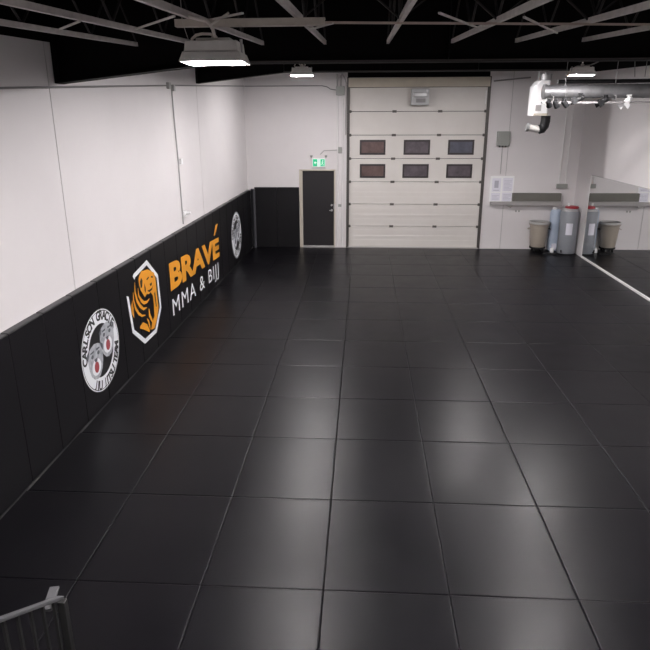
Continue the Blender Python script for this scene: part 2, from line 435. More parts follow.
for j in range(-2, 12):
    for c_ in range(9):
        x0, x1 = colx[c_], colx[c_+1]; y0, y1 = rowy[j], rowy[j+1]
        if c_ == 0: x0 = LW0 + LWS*y1 + PT + .006
        me = mat_mesh(x1-x0-.0016, y1-y0-.0016)
        o = bpy.data.objects.new('floor_mat', me); COL.objects.link(o); o.location = (x0+.0008, y0+.0008, 0)
        rr = 'row touching the back wall' if j == 11 else '%s row from the back wall' % ordn[11-j]
        cc = ['against the left wall pads','second from the left pads','third from the left pads','fourth from the left pads','fifth from the left pads','fourth from the mirror side','third from the mirror side','second from the mirror side','along the mirror wall'][c_]
        tag(o, 'black floor mat, %s, %s' % (rr, cc), 'floor mat', 'black floor mats')

# ------------------------------------------------------------------ wall pads (local frame of the left wall)
PH = 1.545
def pad(y0, y1, label):
    zt = 1.54 + .0028*max(0, (y0+y1)/2)
    t = bpy.data.objects.new('wall_pad', None); COL.objects.link(t); t.matrix_world = LM @ Matrix.Translation((0, (y0+y1)/2, 0)); t.empty_display_size = .1
    tag(t, label, 'wall pad', 'black wall pads')
    w = (y1-y0)/2 - .002
    MB().box(.001, PT, -w, w, .002, zt).build('cover', 'pad', t, bevel=.009, seg=3)
    MB().box(.004, PT-.012, -w+.01, w-.01, zt, zt+.004).build('top_flap', 'pad_top', t)
edges = [-2.60 + .645*k for k in range(0, 25)] + [13.30]
names = {}
for k in range(len(edges)-1):
    a, b = edges[k], edges[k+1]; m_ = (a+b)/2
    if m_ < 2.5:
        n = ['next to', 'second before', 'third before', 'fourth before', 'fifth before', 'sixth before', 'seventh before', 'eighth before', 'ninth before'][max(0, min(8, int(round((2.25-m_)/.645))))]
        lab = 'plain black wall pad on the left wall, %s the near round dog emblem' % n
    elif m_ < 3.7: lab = 'black wall pad under the %s half of the near round dog emblem' % ('left' if m_ < 3.1 else 'right')
    elif m_ < 4.0: lab = 'black wall pad between the near round emblem and the orange bear emblem'
    elif m_ < 5.6: lab = 'black wall pad under the %s of the orange bear emblem' % ('left side' if m_ < 4.5 else 'middle' if m_ < 5.1 else 'right side')
    elif m_ < 9.7: lab = 'black wall pad behind the orange lettering, %s across it' % ordn[max(0, int((m_-5.7)/.645))]
    elif m_ < 10.7: lab = 'plain black wall pad between the lettering and the far round emblem, at %s' % ('its left' if m_ < 10.2 else 'its right')
    elif m_ < 12.1: lab = 'black wall pad under the %s of the far round emblem' % ('left edge' if m_ < 11.1 else 'middle' if m_ < 11.7 else 'right edge')
    else: lab = 'plain black wall pad on the left wall, %s from the back corner' % ('second' if m_ < 12.7 else 'last one, first')
    pad(a, b, lab)
# pads on the back wall beside the exit door
for x0, x1, lab in ((-2.70, -2.08, 'black wall pad on the back wall, nearer the left corner'), (-2.08, -1.475, 'black wall pad on the back wall beside the exit door frame')):
    t = thing('wall_pad', lab, 'wall pad', ((x0+x1)/2, YB, 0), 'black wall pads'); w = (x1-x0)/2-.002
    MB().box(-w, w, -PT, -.001, .002, 1.64).build('cover', 'pad', t, bevel=.009, seg=3)
    MB().box(-w+.008, w-.008, -PT+.01, -.004, 1.64, 1.644).build('top_flap', 'pad_top', t)
cp = MB(); cp.prism([(-2.80,13.29,.002),(-2.715,13.20,.002),(-2.66,13.215,.002),(-2.70,13.385,.002),(-2.80,13.385,.002)], (0,0,1.60))
tag(cp.build('corner_pad', 'pad_seam', bevel=.012, seg=3), 'narrow greyish corner pad where the left pads meet the back wall', 'wall pad')

# ------------------------------------------------------------------ emblems and lettering on the pads (local y,z of the left wall)
SX = PT + .0008
def LP(y, z, d=0): return (SX + d, y, z)
def decal(mb, name, m, parent): return mb.build(name, m, parent, mtx=LM)
def root(name, label, cat):
    o = bpy.data.objects.new(name, None); COL.objects.link(o); o.empty_display_size = .1
    return tag(o, label, cat)
def poly(mb, pts, d=0, th=.0015): mb.prism([LP(y, z, d) for y, z in pts], (th, 0, 0)); return mb
def ell(cy, cz, ry, rz, n=40, rot=0):
    out = []
    for k in range(n):
        a = 2*PI*k/n; u, v = ry*math.cos(a), rz*math.sin(a)
        out.append((cy + u*math.cos(rot) - v*math.sin(rot), cz + u*math.sin(rot) + v*math.cos(rot)))
    return out
def annulus(mb, cy, cz, ro, ri, oy=1, oz=1, d=0, th=.0015, n=72, a0=0, a1=360):
    V = []
    full = abs(a1-a0) >= 359.9
    N = n if full else n+1
    for k in range(N):
        a = math.radians(a0 + (a1-a0)*k/n); c_, s_ = math.cos(a), math.sin(a)
        V.append([mb.bm.verts.new(LP(cy+r*c_*oy, cz+r*s_*oz, dd)) for r, dd in ((ro,d),(ri,d),(ri,d+th),(ro,d+th))])
    for k in range(n):
        A, B = V[k], V[(k+1) % N]
        for i in range(4): mb.bm.faces.new((A[i], A[(i+1)%4], B[(i+1)%4], B[i]))
    return mb
def text_on(parent, name, s, m, fn, bold=0, d=.003, track=0):
    """each letter is a mesh of its own; fn maps (u in 0..1, v in 0..1) to (y, z)"""
    full = text_mesh(s, bold); xs = [v.co.x for v in full.vertices]; x0, x1 = min(xs), max(xs) + track*(len(s)-1)
    capm = text_mesh('E', bold); ys = [v.co.y for v in capm.vertices]; c0, c1 = min(ys), max(ys)
    # split into letters by prefix widths
    acc = ''
    for i, chh in enumerate(s):
        if chh == ' ': acc += chh; continue
        one = text_mesh(chh, bold); ox = [v.co.x for v in one.vertices]
        wid = text_mesh(acc + chh, bold); wx = max(v.co.x for v in wid.vertices)
        sh = wx - max(ox) + track*i
        verts = []
        for v in one.vertices:
            u = (v.co.x + sh - x0)/(x1-x0); w = (v.co.y - c0)/(c1-c0)
            y, z = fn(u, w); verts.append(LM @ Vector(LP(y, z, d)))
        me = bpy.data.meshes.new(name); me.from_pydata(verts, [], [list(p.vertices) for p in one.polygons])
        me.materials.append(M[m]); o = bpy.data.objects.new(name, me); COL.objects.link(o); o.parent = parent
        sd = o.modifiers.new('thick', 'SOLIDIFY'); sd.thickness = .0015; sd.offset = 0
        acc += chh
def quad(y0, y1, zb0, zt0, zb1, zt1):
    def f(u, v):
        y = y0 + (y1-y0)*u; zb = zb0 + (zb1-zb0)*u; zt = zt0 + (zt1-zt0)*u
        return y, zb + (zt-zb)*v
    return f
tx = root('wall_lettering', 'orange and white lettering BRAVÉ over MMA & BIJJ on the left black wall pads', 'lettering')
text_on(tx, 'orange_letter', 'BRAVE', 'orange', quad(5.95, 9.42, .695, 1.160, .560, .975), bold=.045)
ac = MB(); poly(ac, [(9.00,1.075),(9.12,1.075),(9.42,1.27),(9.20,1.27)], .003); decal(ac, 'accent', 'orange', tx)
text_on(tx, 'white_letter', 'MMA & BIJJ', 'logo_white', quad(5.97, 9.26, .262, .545, .185, .455), bold=0, track=.09)

def ring_text(parent, s, cy, cz, r, h, a_start, a_end, inward=False):
    """letters along the ring; angles in degrees, letters read clockwise on top, counter-clockwise at the bottom"""
    letters = [c_ for c_ in s]; n = len(letters)
    for i, chh in enumerate(letters):
        if chh == ' ': continue
        a = math.radians(a_start + (a_end-a_start)*(i+.5)/n)
        one = text_mesh(chh, .04); xs = [v.co.x for v in one.vertices]; ys = [v.co.y for v in one.vertices]
        mx = (min(xs)+max(xs))/2; hh = max(ys)-min(ys); sc = h/hh
        verts = []
        for v in one.vertices:
            u = (v.co.x-mx)*sc*.92; w = (v.co.y-min(ys))*sc - h/2
            # radial and tangential directions in the (y, z) plane; y runs to the right as seen
            rad = (math.cos(a), math.sin(a)); tan = (math.sin(a), -math.cos(a))
            if inward: rad = (-rad[0], -rad[1]); tan = (-tan[0], -tan[1])
            y = cy + r*math.cos(a) + u*tan[0] + w*rad[0]; z = cz + r*math.sin(a)*.94 + u*tan[1] + w*rad[1]
            verts.append(LM @ Vector(LP(y, z, .0035)))
        me = bpy.data.meshes.new('black_letter'); me.from_pydata(verts, [], [list(p.vertices) for p in one.polygons])
        me.materials.append(M['logo_black']); o = bpy.data.objects.new('black_letter', me); COL.objects.link(o); o.parent = parent
        sd = o.modifiers.new('thick', 'SOLIDIFY'); sd.thickness = .001; sd.offset = 0

def dog_head(parent, cy, cz, s, red):
    h = MB()
    out = [(-1,.15),(-1.05,.5),(-.8,.85),(-.45,1.0),(0,1.08),(.45,1.0),(.8,.85),(1.05,.5),(1,.15),(.95,-.25),(.75,-.7),(.4,-1.0),(0,-1.1),(-.4,-1.0),(-.75,-.7),(-.95,-.25)]
    poly(h, [(cy+s*a, cz+s*b) for a, b in out], .002); decal(h, 'dog_face', 'logo_grey', parent)
    e = MB()
    for sg in (-1, 1):
        poly(e, ell(cy+sg*s*.42, cz+s*.42, s*.16, s*.12, 12), .004)
        poly(e, [(cy+sg*s*x, cz+s*z) for x, z in ((.72,.98),(1.12,.72),(1.05,.35),(.84,.62))], .004)
        poly(e, [(cy+sg*s*x, cz+s*z) for x, z in ((.15,.75),(.62,.72),(.66,.64),(.2,.62))], .004)
    poly(e, [(cy+s*x, cz+s*z) for x, z in ((-.22,.18),(.22,.18),(.12,-.02),(-.12,-.02))], .004)
    decal(e, 'dog_features', 'logo_dark', parent)
    m_ = MB(); poly(m_, ell(cy, cz-s*.35, s*.62, s*.5, 24), .003); decal(m_, 'muzzle', 'logo_white', parent)
    m_ = MB(); poly(m_, ell(cy, cz-s*.36, s*.30, s*.34, 20), .005); decal(m_, 'mouth', red, parent)
def emblem(label, cy, cz, oy, oz, k):
    t = root('round_emblem', label, 'emblem')
    d = MB(); poly(d, [(cy+(a-cy)*oy, cz+(b-cz)*oz) for a, b in ell(cy, cz, .37, .37)], 0); decal(d, 'centre_disc', 'logo_black', t)
    a = MB(); annulus(a, cy, cz, .545, .375, oy, oz, .0018); decal(a, 'white_ring', 'logo_white', t)
    a = MB(); annulus(a, cy, cz, .572, .556, oy, oz, .0018); decal(a, 'outer_line', 'logo_white' if k == 0 else 'logo_grey', t)
    ring_text(t, 'CARLSON GRACIE', cy, cz, .462, .125, 184, 28)
    ring_text(t, 'JIU JITSU TEAM', cy, cz, .462, .125, 232, 352, inward=True)
    if k == 0:
        dog_head(t, cy-.18, cz-.08, .205, 'logo_red'); dog_head(t, cy+.20, cz+.075, .205, 'logo_red')
    else:
        dog_head(t, cy-.16, cz-.05, .21, 'logo_dark'); dog_head(t, cy+.18, cz+.05, .21, 'logo_dark')
    return t
emblem('near round white emblem with two grey dog heads, on the left wall pads', 3.12, .705, .96, .885, 0)
emblem('far round white emblem near the back corner, on the left wall pads', 11.27, .695, 1.0, .98, 1)

be = root('octagon_emblem', 'white octagon outline around an orange roaring bear, on the left wall pads', 'emblem')
O = [(4.953,1.437),(5.383,1.114),(5.406,.573),(5.098,.266),(4.571,.265),(4.15,.576),(4.069,1.131)]
ctr = (4.80, .83)
def stroke(mb, pts, w, d=.002):
    """a mitred ribbon along pts, w wide towards the inside"""
    n = len(pts)
    def inn(p): 
        v = (ctr[0]-p[0], ctr[1]-p[1]); l = math.hypot(*v); return (p[0]+v[0]/l*w, p[1]+v[1]/l*w)
    for a, b in zip(pts[:-1], pts[1:]): poly(mb, [a, b, inn(b), inn(a)], d)
d = MB(); stroke(d, [(4.36,1.33),(4.40,1.36)] + O, .075); decal(d, 'outline', 'logo_white', be)
def orange(pts, name='orange_shape', m='orange', d=.004):
    b = MB(); poly(b, pts, d); decal(b, name, m, be)
orange([(4.60,1.285),(4.70,1.33),(4.78,1.315),(4.95,1.30),(5.08,1.24),(5.20,1.19),(5.245,1.10),(5.25,.97),(5.255,.82),(5.275,.60),(5.14,.44),(5.01,.36),(4.875,.385),(4.93,.47),(5.061,.54),(5.083,.70),(5.075,.86),(4.99,.94),(4.90,.93),(4.83,.955),(4.74,.93),(4.68,.99),(4.60,1.07),(4.56,1.16),(4.555,1.24)], 'bear_body')
def curl(c, w0=.035):
    n = len(c); L_ = []; R_ = []
    for i, p in enumerate(c):
        q0 = c[max(0, i-1)]; q1 = c[min(n-1, i+1)]; tx_, tz_ = q1[0]-q0[0], q1[1]-q0[1]; l = math.hypot(tx_, tz_) or 1
        w = w0*math.sin(PI*(i+.35)/(n-.3))
        L_.append((p[0]-tz_/l*w/2, p[1]+tx_/l*w/2)); R_.append((p[0]+tz_/l*w/2, p[1]-tx_/l*w/2))
    orange(L_ + R_[::-1], 'mane_curl')
curl([(4.40,1.24),(4.38,1.10),(4.42,.97),(4.52,.86),(4.64,.78),(4.78,.76)], .06)
curl([(4.50,1.13),(4.50,1.02),(4.58,.93),(4.68,.86),(4.80,.84),(4.92,.86)], .055)
curl([(4.31,1.12),(4.30,1.0),(4.34,.88),(4.44,.77),(4.56,.70),(4.70,.67)], .05)
curl([(4.185,.96),(4.20,.86),(4.24,.78),(4.25,.90),(4.24,1.02)], .05)
curl([(4.44,.56),(4.56,.55),(4.70,.48),(4.80,.385)], .11)
curl([(4.86,.72),(4.86,.62),(4.92,.54),(4.98,.46)], .07)
curl([(4.74,.60),(4.80,.54),(4.82,.46),(4.84,.40)], .05)
f = MB()
poly(f, [(4.60,1.20),(4.66,1.24),(4.70,1.19),(4.66,1.10),(4.61,1.10)], .006)
poly(f, [(4.86,1.17),(4.95,1.19),(4.97,1.165),(4.88,1.15)], .006); poly(f, [(5.06,1.17),(5.14,1.15),(5.13,1.125),(5.06,1.145)], .006)
poly(f, [(4.98,1.07),(5.08,1.07),(5.06,1.03),(5.0,1.03)], .006); poly(f, [(4.85,1.0),(4.95,.985),(5.06,.99),(5.10,1.01),(5.06,.96),(4.93,.955)], .006)
poly(f, [(4.76,1.13),(4.80,1.05),(4.79,.98),(4.745,1.03)], .006); poly(f, [(5.14,.88),(5.16,.66),(5.19,.66),(5.18,.90)], .006)
decal(f, 'face_lines', 'logo_black', be)

# ------------------------------------------------------------------ overhead door (back wall)
D = bpy.data.objects.new('door_1', None); COL.objects.link(D); struct(D, 'white sectional overhead door with six small windows')
secz = [.02, .59, 1.19, 1.785, 2.39, 2.99, 3.58, 4.17]
DY = YB + .05
wins = {3: [(.16,.84,1.89,2.25),(1.30,1.99,1.89,2.25),(2.46,3.14,1.89,2.25)], 4: [(.15,.83,2.49,2.87),(1.31,2.00,2.49,2.87),(2.47,3.15,2.49,2.87)]}
for i in range(7):
    z0, z1 = secz[i]+.006, secz[i+1]-.006
    b = MB(); b.box(GX0+.03, GX1-.04, DY, DY+.05, z0, z1)
    if i not in wins:
        h = (z1-z0)
        for k in range(1, 4): b.box(GX0+.05, GX1-.06, DY-.006, DY, z0+h*k/4-.045, z0+h*k/4+.045) if k != 2 else b.box(GX0+.05, GX1-.06, DY-.009, DY, z0+h*.5-.03, z0+h*.5+.03)
    b.box(GX0+.03, GX1-.04, DY-.004, DY, z0, z0+.035)
    b.build('door_panel', 'door_white', D, bevel=.003)
for r, row in wins.items():
    for k, (x0, x1, z0, z1) in enumerate(row):
        f = MB(); w = .05
        for a in ((x0,x1,z0,z0+w),(x0,x1,z1-w,z1),(x0,x0+w,z0+w,z1-w),(x1-w,x1,z0+w,z1-w)):
            f.box(a[0], a[1], DY-.018, DY, a[2], a[3])
        fr = f.build('window_frame', 'win_frame', D, bevel=.004)
        MB().box(x0+.02, x1-.02, DY-.008, DY-.003, z0+.02, z1-.02).build('pane', ['pane_a','pane_b','pane_c'][k] if r == 4 else ['pane_a','pane_b','pane_b'][k], fr)
for z in secz[1:-1]:
    for x in (1.04, 2.22):
        hb = MB(); hb.box(x-.055, x+.055, DY-.014, DY-.008, z-.03, z+.03); hb.tube([(x-.05,DY-.018,z),(x+.05,DY-.018,z)], .01, 8); hb.build('hinge', 'hinge', D)
    for x in (GX0+.05, GX1-.06):
        hb = MB(); hb.box(x-.03, x+.03, DY-.02, DY-.008, z-.035, z+.035); hb.tube([(x-.045,DY-.03,z),(x+.045,DY-.03,z)], .014, 8); hb.build('roller_bracket', 'hinge', D)
MB().box(GX0, GX1, YB-.03, YB+.1, 4.175, 4.40).build('header_board', 'header', D, bevel=.005)
for xs, xe, xo in ((GX0-.035, GX0+.035, 1), (GX1-.04, GX1+.03, -1)):
    tr = MB(); tr.box(xs, xe, YB-.012, YB+.045, 0, 4.42); tr.box(xs+.02, xe-.02, YB-.05, YB-.012, .1, 4.15)
    tr.build('vertical_track', 'track', D, bevel=.004)
MB().box(GX1-.10, GX1-.085, YB-.06, YB-.045, 3.75, 4.08).build('light_strip', 'white', D)
MB().box(GX0, GX1, YB-.02, YB+.1, .0, .02).build('threshold', 'threshold', D)
bx = MB(); bx.box(1.42, 1.93, DY-.16, DY-.02, 3.72, 4.10)
mo = thing('operator_box', 'small grey metal box fixed high at the centre of the overhead door', 'box', (1.69, YB-.14, 3.73))
MB().box(-.24, .21, -.03, .15, 0, .40).build('housing', 'galv', mo, bevel=.012)
MB().box(-.20, .16, -.075, -.03, .19, .30).build('cover', 'steel', mo, bevel=.02, seg=3)
MB().box(-.12, .12, -.045, -.03, .06, .16).build('label_plate', 'conduit_dk', mo)
MB().box(.12, .18, -.06, -.03, .30, .37).build('bracket', 'white', mo, bevel=.01)

struct(MB().box(GX0-.02, GX1-.02, YB-.05, YB-.002, 4.405, 4.53).build('trim_3', 'black_paint'))
# exit door
E_ = bpy.data.objects.new('door_2', None); COL.objects.link(E_); struct(E_, 'black exit door in a cream frame')
MB().box(DX0+.015, DX1-.022, YB+.03, YB+.075, .03, DZ-.03).build('door_leaf', 'black_door', E_, bevel=.003)
fr = MB(); fr.box(DX0-.07, DX0+.015, YB-.025, YB+.1, 0, DZ+.02); fr.box(DX1-.022, DX1+.015, YB-.025, YB+.1, 0, DZ+.02); fr.box(DX0-.07, DX1+.015, YB-.025, YB+.1, DZ-.015, DZ+.02)
fr.build('door_frame', 'cream', E_, bevel=.004)
MB().box(DX0, DX1, YB-.02, YB+.09, 0, .045).build('threshold', 'threshold', E_)
kn = MB(); kn.tube([(DX1-.085,YB+.03,1.02),(DX1-.085,YB-.03,1.02)], .012, 10); kn.tube([(DX1-.085,YB-.03,1.02),(DX1-.15,YB-.03,1.02)], .011, 10); kn.tube([(DX1-.085,YB+.029,1.02),(DX1-.085,YB+.02,1.02)], .032, 16); kn.build('lever_handle', 'steel', E_, smooth=True)
kn = MB(); kn.tube([(DX1-.085,YB+.03,1.16),(DX1-.085,YB+.005,1.16)], .028, 16); kn.build('deadbolt', 'steel', E_, smooth=True)
MB().box(DX1-.03, DX1+.004, YB-.032, YB-.024, 1.05, 1.20).build('strike_plate', 'steel', E_)

# exit sign
ex = thing('exit_sign', 'small green and white running-man exit sign above the black door', 'sign', (-.935, YB, 2.17))
MB().box(-.185, .185, -.06, -.001, 0, .24).build('casing', 'white', ex, bevel=.006)
MB().box(-.165, .165, -.064, -.060, .02, .22).build('sign_face', 'sign_white', ex)
MB().box(-.155, -.045, -.067, -.064, .03, .21).build('green_door', 'green', ex)
MB().box(.045, .155, -.067, -.064, .03, .21).build('green_panel', 'green', ex)
fig = MB(); y_ = -.069
fig.tube([(.105,y_,.175),(.105,y_+.002,.175)], .016, 12)
for a, b, w in (((.10,.155),(.09,.105),.020),((.09,.105),(.12,.075),.014),((.12,.075),(.115,.045),.012),((.09,.105),(.07,.07),.014),((.07,.07),(.055,.075),.012),((.10,.15),(.13,.13),.011),((.10,.15),(.07,.135),.011)):
    fig.bar((a[0],y_,a[1]), (b[0],y_,b[1]), .002, w, up=(1,0,.01))
fig.build('running_figure', 'sign_white', ex)
ar = MB(); ar.prism([(-.13,y_,.12),(-.09,y_,.165),(-.09,y_,.135),(-.06,y_,.135),(-.06,y_,.105),(-.09,y_,.105),(-.09,y_,.075)], (0,.002,0)); ar.build('arrow', 'sign_white', ex)
for sx in (-.2, .19):
    h = MB(); h.tube([(sx,-.03,.235),(sx,-.03,.28)], .010, 8); h.lathe([(0,.26),(.028,.262),(.034,.31),(0,.312)], 12, (sx,-.045,0)); h.build('emergency_lamp', 'ebox', ex)
tag(MB().tube([(-.90,YB-.03,2.50),(-.80,YB-.02,2.60),(-.40,YB-.02,2.615)], .011, 8).build('conduit', 'conduit'), 'short conduit running from the exit sign to the round box beside it', 'conduit', 'wall conduits')
tag(MB().box(-.42, -.32, YB-.05, YB, 2.53, 2.69).build('junction_box', 'ebox', bevel=.006), 'small grey junction box right of the exit sign', 'box', 'junction boxes')
tag(MB().box(-.44, -.33, YB-.02, YB, 1.12, 1.19).build('door_switch', 'ebox', bevel=.004), 'small grey push switch beside the exit door handle', 'switch')

# conduits on the walls
def lt(mb): mb.build
b = MB(); b.tube([(.02,-2,3.50),(.02,1.90,3.674),(.02,7.0,3.935),(.02,13.33,4.215)], .011, 8)
tag(b.build('conduit', 'conduit_dk', mtx=LM), 'long thin conduit running high along the left white wall', 'conduit', 'wall conduits')
b = MB(); b.tube([(-2.86,YB-.02,4.215),(-.85,YB-.02,4.215),(-.72,YB-.02,4.19),(-.62,YB-.02,4.13),(-.48,YB-.02,4.11)], .012, 8)
tag(b.build('conduit', 'conduit_dk'), 'thin conduit high on the back wall, left of the overhead door', 'conduit', 'wall conduits')
b = MB(); b.tube([(.022,7.02,3.93),(.022,7.05,3.3),(.022,7.10,2.70),(.022,7.13,1.62)], .012, 8)
tag(b.build('conduit', 'conduit', mtx=LM), 'vertical conduit dropping down the left wall to the pads', 'conduit', 'wall conduits')
for y, z, lab in ((6.86,3.925,'left of the two small boxes on the high left-wall conduit'),(7.10,3.90,'right of the two small boxes on the high left-wall conduit'),(7.24,2.70,'small white box halfway down the left-wall conduit')):
    b = MB(); b.box(0,.05,y-.05,y+.05,z-.05,z+.05); tag(b.build('junction_box', 'conduit' if z > 3 else 'white', bevel=.006, mtx=LM), lab, 'box', 'junction boxes')
b = MB(); b.box(0,.03,7.22,7.40,1.73,1.83); b.tube([(.03,7.3,1.78),(.12,7.3,1.80)], .03, 12)
tag(b.build('wall_bracket', 'white', mtx=LM), 'small white bracket on the left wall just above the pads', 'bracket')
jb_ = thing('junction_box', 'grey box at the top left corner of the overhead door', 'box', (-.37, YB, 3.98), 'junction boxes')
MB().box(-.11, .11, -.09, 0, 0, .22).build('casing', 'ebox', jb_, bevel=.008)
MB().box(-.09, .09, -.095, -.09, .02, .20).build('cover', 'ebox', jb_)
for x, lab in ((-.43, 'left of the two vertical conduits beside the overhead door'), (-.30, 'right of the two vertical conduits beside the overhead door')):
    tag(MB().tube([(x,YB-.025,.03),(x,YB-.025,3.98)], .016 if x < -.4 else .012, 10).build('conduit', 'trim_white'), lab, 'conduit', 'wall conduits')
b = MB(); b.tube([(-.45,YB-.04,4.20),(-.45,YB-.04,4.50)], .02, 8); b.tube([(-.36,YB-.04,4.20),(-.35,YB-.04,4.45),(-.30,YB-.04,4.50)], .02, 8)
tag(b.build('conduit', 'conduit'), 'pair of short pipes rising from the grey corner box', 'conduit', 'wall conduits')
b = MB(); b.tube([(-.34,YB-.06,4.50),(-.27,YB-.07,4.42),(-.22,YB-.07,4.28),(-.21,YB-.07,4.05),(-.22,YB-.05,3.6),(-.22,YB-.03,3.0)], .016, 8)
tag(b.build('flexible_conduit', 'conduit', smooth=True), 'curved flexible conduit at the top left of the overhead door', 'conduit')
for x, r_, lab in ((5.42,.022,'left of the two vertical pipes by the right back corner'), (5.58,.018,'right of the two vertical pipes by the right back corner')):
    tag(MB().tube([(x,YB-.035,1.76),(x,YB-.035,4.3)], r_*.7, 10).build('wall_pipe', 'trim_white'), lab, 'pipe', 'corner pipes')
tag(MB().box(5.36, 5.64, YB-.07, YB, 1.64, 1.75).build('junction_box', 'ebox', bevel=.006), 'small grey box at the foot of the corner pipes, above the dark shelf', 'box', 'junction boxes')
b = MB(); b.tube([(3.52,YB-.05,4.30),(3.9,YB-.2,4.33),(4.35,YB-.4,4.36)], .018, 10)
tag(b.build('conduit', 'conduit_dk'), 'rising pipe from the top right of the overhead door', 'conduit', 'wall conduits')

# electric box, poster, shelf
eb = thing('electric_box', 'grey square electric box on the white wall right of the overhead door', 'box', (3.87, YB, 2.72))
MB().box(-.165, .165, -.10, 0, 0, .36).build('casing', 'ebox', eb, bevel=.008)
MB().box(-.145, .145, -.108, -.10, .02, .34).build('cover', 'ebox', eb, bevel=.004)
MB().tube([(.0,-.03,0),(.0,-.03,-.72)], .010, 8).build('cable', 'conduit', eb)
for sx in (-.08, 0, .08): MB().tube([(sx,-.05,0),(sx,-.05,-.035)], .014, 8).build('gland', 'black_plastic', eb)
nb = thing('notice_board', 'white notice board with four printed sheets, right of the overhead door', 'notice board', (3.94, YB, 1.27))
MB().box(-.31, .31, -.02, 0, 0, .68).build('board', 'white', nb, bevel=.004)
for k, (x0, x1, z0, z1) in enumerate(((-.26,-.03,.27,.62),(.02,.28,.28,.63),(-.27,-.03,.03,.24),(.02,.28,.02,.25))):
    s = MB().box(x0, x1, -.024, -.020, z0, z1).build('sheet', 'paper', nb)
    p = MB()
    if k == 0: p.box(x0+.06, x1-.06, -.026, -.024, z0+.10, z1-.06); p.box(x0+.04, x1-.04, -.026, -.024, z0+.03, z0+.045)
    else:
        n = int((z1-z0-.05)/.035)
        for q in range(n): p.box(x0+.03, x1-.03-.05*(q % 3 == 2), -.026, -.024, z0+.03+.035*q, z0+.038+.035*q)
    p.build('print', 'paper_grey', s)
sh = thing('wall_shelf', 'long dark olive and grey shelf rail on the back wall above the bin', 'shelf', (4.86, YB, 1.17))
MB().box(-.635, .635, -.12, 0, .135, .34).build('dark_board', 'olive', sh, bevel=.004)
MB().box(-.64, .66, -.15, 0, .02, .13).build('ledge', 'ledge', sh, bevel=.004)
MB().box(-1.20, -.64, -.12, 0, .03, .115).build('ledge', 'ledge', sh, bevel=.004)
MB().prism([(-.82,-.10,.03),(-.60,-.10,.03),(-.66,-.10,-.05)], (0,.05,0)).build('bracket', 'ledge', sh)
tag(MB().box(4.35, 4.39, YB-.012, YB, 1.0, 1.05).build('wall_outlet', 'ebox', bevel=.003), 'tiny grey outlet on the white wall below the notice board ledge, left one', 'outlet', 'small wall outlets')
tag(MB().box(4.43, 4.47, YB-.012, YB, 1.0, 1.05).build('wall_outlet', 'ebox', bevel=.003), 'tiny grey outlet on the white wall below the notice board ledge, right one', 'outlet', 'small wall outlets')

# ------------------------------------------------------------------ bin, tanks
bn = thing('trash_bin', 'taupe round plastic trash bin on black casters by the back wall', 'bin', (4.95, 13.10, 0))
b = MB(); b.lathe([(0,.13),(.185,.13),(.195,.15),(.235,.62),(.238,.70),(.262,.71),(.268,.74),(.250,.745),(.230,.72),(.19,.17),(0,.165)], 36); b.build('body', 'taupe', bn, smooth=True)
b = MB(); b.lathe([(.232,.735),(.272,.745),(.276,.775),(.262,.80),(.236,.80),(.228,.76)], 36)
b.build('bag_rim', 'taupe_rim', bn, smooth=True)
b = MB(); b.lathe([(0,.085),(.20,.085),(.205,.10),(.205,.128),(0,.128)], 28); b.build('dolly', 'black_plastic', bn)
for k in range(4):
    a = PI/4+k*PI/2; x, y = .15*math.cos(a), .15*math.sin(a)
    b = MB(); b.tube([(x-.015,y,.042),(x+.015,y,.042)], .040, 14); b.box(x-.022,x+.022,y-.012,y+.012,.05,.088); b.build('caster', 'black_plastic', bn)
for s in (-1, 1):
    b = MB(); b.tube([(s*.236,-.06,.62),(s*.285,-.05,.60),(s*.285,.05,.60),(s*.236,.06,.62)], .011, 8); b.build('handle', 'black_plastic' if s > 0 else 'taupe', bn, smooth=True)

wh = thing('water_heater', 'grey cylindrical water heater tank with a white label and a red cap', 'water heater', (5.63, 12.84, 0))
b = MB(); b.lathe([(0,.02),(.225,.02),(.233,.03),(.233,1.10),(.225,1.115),(0,1.115)], 40); b.build('tank_body', 'tank', wh, smooth=True)
b = MB(); b.lathe([(0,1.115),(.205,1.115),(.20,1.16),(.15,1.185),(0,1.19)], 40); b.build('top_cap', 'tank_top', wh, smooth=True)
b = MB(); b.lathe([(0,0),(.20,0),(.20,.02),(0,.02)], 32); b.build('base', 'black_plastic', wh)
b = MB(); b.lathe([(.0,1.185),(.165,1.18),(.175,1.20),(.155,1.235),(.06,1.25),(0,1.25)], 28, (.03,0,0)); b.build('red_cap', 'red', wh, smooth=True)
lab_ = MB(); V = []
for k in range(9):
    a = math.radians(-122 + 40*k/8); V.append((0.2350*math.cos(a), 0.2350*math.sin(a)))
for (x0, y0), (x1, y1) in zip(V[:-1], V[1:]):
    lab_.prism([(x0,y0,.52),(x1,y1,.52),(x1,y1,.82),(x0,y0,.82)], (x0*.006,y0*.006,0))
lab_.build('white_label', 'paper', wh)
b = MB(); b.tube([(-.06,-.02,1.18),(-.06,-.02,1.27),(-.065,-.02,1.31)], .025, 10); b.build('valve', 'white', wh)
b = MB(); b.tube([(-.16,-.15,.06),(-.18,-.19,.06),(-.19,-.20,.12)], .018, 8); b.build('drain_tap', 'black_plastic', wh)
hs = MB(); hs.tube([(5.30,12.58,.015),(5.15,12.62,.015),(5.00,12.70,.015),(5.08,12.78,.015),(5.22,12.74,.015),(5.34,12.66,.03)], .014, 8)
tag(hs.build('drain_hose', 'black_plastic', smooth=True), 'black hose lying on the mat between the bin and the grey tank', 'hose')
br_ = thing('plastic_barrel', 'pale blue plastic barrel between the trash bin and the grey tank', 'barrel', (5.385, 13.20, 0))
